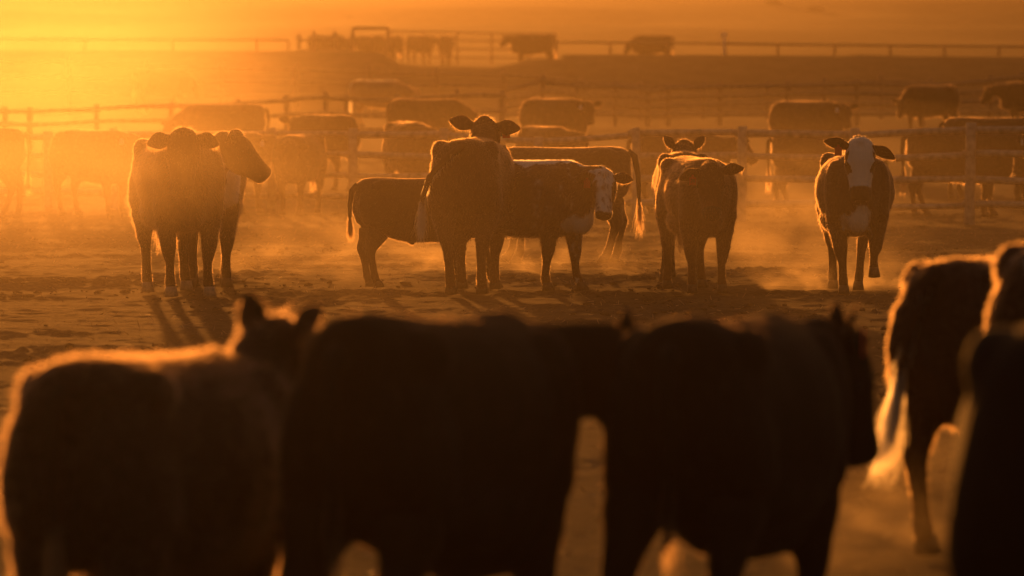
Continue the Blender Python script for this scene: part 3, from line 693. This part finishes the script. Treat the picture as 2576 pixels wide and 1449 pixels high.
for a in [
    (V2, 410, 0, 1.15, 18, 'faint cow dissolving in the glare above the shaggy pair', PEN, 190),
    (V2, 560, 262, 1.0, 184, 'dim cow with a lit back behind the second fence at left', PEN, None),
    (V1, -76, 325, 1.0, 180, 'cow cut off by the left edge behind the fence', PEN, 83.5),
    (V5, 240, 325, .96, -44, 'cow behind the first fence bays at far left, back glowing', PEN, 84.5),
    (V1, 578, 334, .92, -38, 'cow peeking out right of the striped cow, behind the fence', PEN, 86),
    (V3, 752, 328, .90, -104, 'cow facing the camera behind the fence left of the one with a sharp lit ear', PEN, 85.5),
    (V5, 812, 290, .97, 128, 'cow with one sharp lit ear seen over the fence left of the middle', PEN, None),
    (V3, 1030, 306, 1.0, -78, 'round cow facing the camera behind the fence, flank outlined in gold', PEN, None),
    (V2, 1078, 249, 1.0, -18, 'dark cow standing broadside above the round cow', PEN, None),
    (V4, 952, 200, 1.0, -26, 'pale cow with a bright back and tail far behind at left', PEN, None),
    (V5, 1398, 249, 1.0, -42, 'dark bulky cow angled right above the lying fence rail', PEN, None),
    (V3, 1372, 318, .90, -66, 'cow facing the camera with low ears below the bulky dark one', PEN, None),
    (V1, 1712, 343, .9, 0, 'long cow in side view behind the pricked ears, white ear tag', PEN, 85.5),
    (V5, 2032, 256, 1.0, -40, 'dark woolly cow left of the white face, a pale tag in its ear', PEN, None),
    (V2, 2062, 342, .9, 0, 'low-backed cow behind the rails left of the white face', PEN, 86),
    (V2, 2338, 213, 1.0, 214, 'dark cow walking left beyond the pen at upper right', PEN, None),
    (V1, 2498, 296, 1.0, 0, 'cow with a lit back above the right fence post', PEN, None),
    (V1, 2412, 333, .96, 0, 'cow in side view behind the rails right of the white face', PEN, 84.5),
    (V3, 2592, 205, 1.0, 160, 'cow beside the far corner posts at the right edge', PEN, None),
    (V2, 2640, 340, .93, 176, 'cow just inside the right edge behind the fence', PEN, 88),
    (V2, 826, 86, 1.0, 24, 'cow behind the left bank beside the pipe frame', TOP, 233),
    (V3, 930, 88, 1.0, 130, 'cow inside the tall pipe frame', TOP, 240),
    (V1, 988, 86, 1.0, 112, 'leftmost cow of the bunch standing in the gap', TOP, 246),
    (V3, 1058, 84, 1.0, -52, 'middle cow of the bunch standing in the gap', TOP, 248),
    (V1, 1122, 86, 1.0, 86, 'rightmost cow of the bunch standing in the gap', TOP, 247),
    (V1, 1340, 83, 1.03, 176, 'big cow in clear silhouette facing left on the mound', TOP, 222),
    (V2, 1640, 97, 1.0, 183, 'cow in silhouette behind the right bank, head down to the left', TOP, 233),
]:
    at_row(a[0], a[1], a[2], a[3], a[4], a[5], a[6], dfix=a[7])

# ------------------------------------------------------------------ scrub on the far slope
M['leaf'] = simple('dry_scrub', (.055, .05, .03), .8)
def shrub(u, d, r, h, label):
    p = ray(u, 60, d); z = float(ground_z(p.x, d)); q = np.random.default_rng(int(u))
    e = empty('shrub', (p.x, d, z)); tag(e, label, 'shrub', 'scrub on the far slope')
    n = 420; dr = q.normal(0, 1, (n, 3)); dr /= np.linalg.norm(dr, axis=1)[:, None]; dr[:, 2] = abs(dr[:, 2])
    lob = .75 + .5 * vnoise(dr[:, 0] * 2 + u, dr[:, 1] * 2, 5)
    c = dr * (q.random(n) ** .4 * lob)[:, None] * np.array([r, r, h]); a = q.normal(0, 1, (n, 3)); a /= np.linalg.norm(a, axis=1)[:, None]
    b = np.cross(a, q.normal(0, 1, (n, 3))); b /= np.linalg.norm(b, axis=1)[:, None]; sz = r * .13
    V = np.stack([c - a * sz, c + b * sz * .5, c + a * sz, c - b * sz * .5], 1).reshape(-1, 3)
    mesh_obj('foliage', V, [tuple(range(i * 4, i * 4 + 4)) for i in range(n)], M['leaf'], e, smooth=False)
    for k in range(4):
        t = k * 1.6 + u; log('stem', (0, 0, -.1), (math.cos(t) * r * .4, math.sin(t) * r * .4, h * .7), .05, .02, M['wood_dark'], e, n=6, seed=k)
for u, d, r, h, lb in [(1945, 470, .75, .45, 'small dark bush alone on the slope above the silhouetted cow'), (2052, 455, .8, .32, 'low flat bush right of the lone dark one'),
                       (2360, 500, .6, .5, 'faint scrub bush left of two by the upper right corner'), (2480, 490, .7, .5, 'faint scrub bush nearest the upper right corner')]:
    shrub(u, d, r, h, lb)

# ------------------------------------------------------------------ straw and dust
def straw():
    n = 9000; q = np.random.default_rng(3)
    d = 17 + 75 * q.random(n) ** 1.2; an = np.radians(q.uniform(-6.2, 6.2, n)); x = np.tan(an) * d
    z = ground_z(x, d) + q.uniform(.003, .03, n)
    az = q.uniform(0, 6.28, n); el = np.abs(q.normal(0, .35, n)); L = q.uniform(.01, .045, n); wd = q.uniform(.0012, .003, n)
    dr = np.stack([np.cos(az) * np.cos(el), np.sin(az) * np.cos(el), np.sin(el)], -1); sd_ = np.stack([-np.sin(az), np.cos(az), q.uniform(-.7, .7, n)], -1)
    p = np.stack([x, d, z], -1); a = p - dr * L[:, None]; b = p + dr * L[:, None]; w = sd_ * wd[:, None]
    V = np.stack([a - w, a + w, b + w, b - w], 1).reshape(-1, 3); i = np.arange(n)[:, None] * 4 + np.arange(4)
    me = bpy.data.meshes.new('straw'); me.vertices.add(len(V)); me.vertices.foreach_set('co', V.ravel()); me.loops.add(i.size); me.loops.foreach_set('vertex_index', i.ravel())
    me.polygons.add(n); me.polygons.foreach_set('loop_start', np.arange(n) * 4); me.update(); me.materials.append(M['straw'])
    tag(link(bpy.data.objects.new('straw', me)), kind='stuff')
straw()
def clods():
    """dung and dried mud lumps kicked up over the pen"""
    q = np.random.default_rng(8); n = 5200
    d = 36 + 50 * q.random(n) ** 1.1; an = np.radians(q.uniform(-6.2, 6.2, n)); x = np.tan(an) * d
    keep = vnoise(x / 1.4, d / 2.6, 31) > .42 + .2 * q.random(n); x = x[keep]; d = d[keep]; n = len(x)
    r = .010 + .035 * q.random(n) ** 3; z = ground_z(x, d) + r * .2
    t = (1 + 5 ** .5) / 2
    iv = np.array([(-1, t, 0), (1, t, 0), (-1, -t, 0), (1, -t, 0), (0, -1, t), (0, 1, t), (0, -1, -t), (0, 1, -t), (t, 0, -1), (t, 0, 1), (-t, 0, -1), (-t, 0, 1)]) / 1.9
    fa = np.array([(0, 11, 5), (0, 5, 1), (0, 1, 7), (0, 7, 10), (0, 10, 11), (1, 5, 9), (5, 11, 4), (11, 10, 2), (10, 7, 6), (7, 1, 8), (3, 9, 4), (3, 4, 2), (3, 2, 6), (3, 6, 8), (3, 8, 9), (4, 9, 5), (2, 4, 11), (6, 2, 10), (8, 6, 7), (9, 8, 1)])
    V = iv[None] * r[:, None, None] * q.uniform(.55, 1.3, (n, 12, 1)) * np.stack([q.uniform(.8, 1.6, n), q.uniform(.8, 1.6, n), q.uniform(.4, .8, n)], -1)[:, None, :]
    V += np.stack([x, d, z], -1)[:, None]; V = V.reshape(-1, 3); L = (fa[None] + (np.arange(n) * 12)[:, None, None]).reshape(-1)
    me = bpy.data.meshes.new('dirt_clods'); me.vertices.add(len(V)); me.vertices.foreach_set('co', V.ravel()); me.loops.add(len(L)); me.loops.foreach_set('vertex_index', L)
    me.polygons.add(len(L) // 3); me.polygons.foreach_set('loop_start', np.arange(len(L) // 3) * 3); me.update(); me.materials.append(M['dirt'])
    tag(link(bpy.data.objects.new('dirt_clods', me)), kind='stuff')
clods()
def dust(loc, r, dens, noise=None, rz=0, g=None):
    m = vol_mat('dust', DUST_COL, dens, g or G_ANI, noise)
    sh = Shape(); n = 24; secs = []
    for i in range(1, 14):
        t = math.pi * i / 14; secs.append(((0, 0, -math.cos(t)), (math.sin(t), 0, 0), (0, math.sin(t), 0)))
    sh.loft(secs, n); me = sh.mesh('dust_cloud'); me.materials.append(m); me.shade_smooth()
    o = link(bpy.data.objects.new('dust_cloud', me)); o.location = loc; o.scale = r; o.rotation_euler.z = rz
    tag(o, kind='stuff'); return o

def at(u, d): return ray(u, 700, d).x
NZ = ((.35, .12, .9), .38, .68, .45, 0)
dust((0, 340, 0), (260, 305, 9.5), .00012, g=.88)
dust((at(1500, 76), 76, 0), (17, 30, 1.6), .0028, ((.30, .10, .8), .30, .70, .35, 0), g=.85)
dust((at(-20, 45), 45, 1.6), (3.4, 18, 1.5), .014, ((.35, .12, .9), .30, .70, .2, 0))
dust((at(200, 150), 150, 0), (9, 60, 5), .0016, ((.10, .05, .5), .25, .70, .35, 0))
dust((at(1400, 47), 47, 0), (8.5, 21, 2.0), .0018, g=.83)  # thin veil added before the middle cattle, lifting their darks like lens glare
dust((at(800, 57), 57, 0), (1.7, 3.6, .85), .08, ((1.6, .8, 2.6), .42, .72, .2, 0), g=.9)
dust((at(2140, 53.4), 53.6, 0), (1.3, 1.3, .42), .9, ((3.5, 2.5, 5), .42, .70, .2, 0), g=.85)
dust((at(1990, 60), 60, 0), (1.7, 5, 1.5), .12, ((1.3, .7, 2.2), .42, .72, .2, 0), g=.85)
dust((at(1330, 58), 58, 0), (2.0, 3.0, .7), .16, ((1.6, .8, 2.6), .42, .72, .2, 0), g=.88)
dust((at(2170, 25.5), 25.5, 0), (1.4, 3.2, .85), .20, ((2.4, 1.0, 4), .42, .72, .2, 0), g=.85)
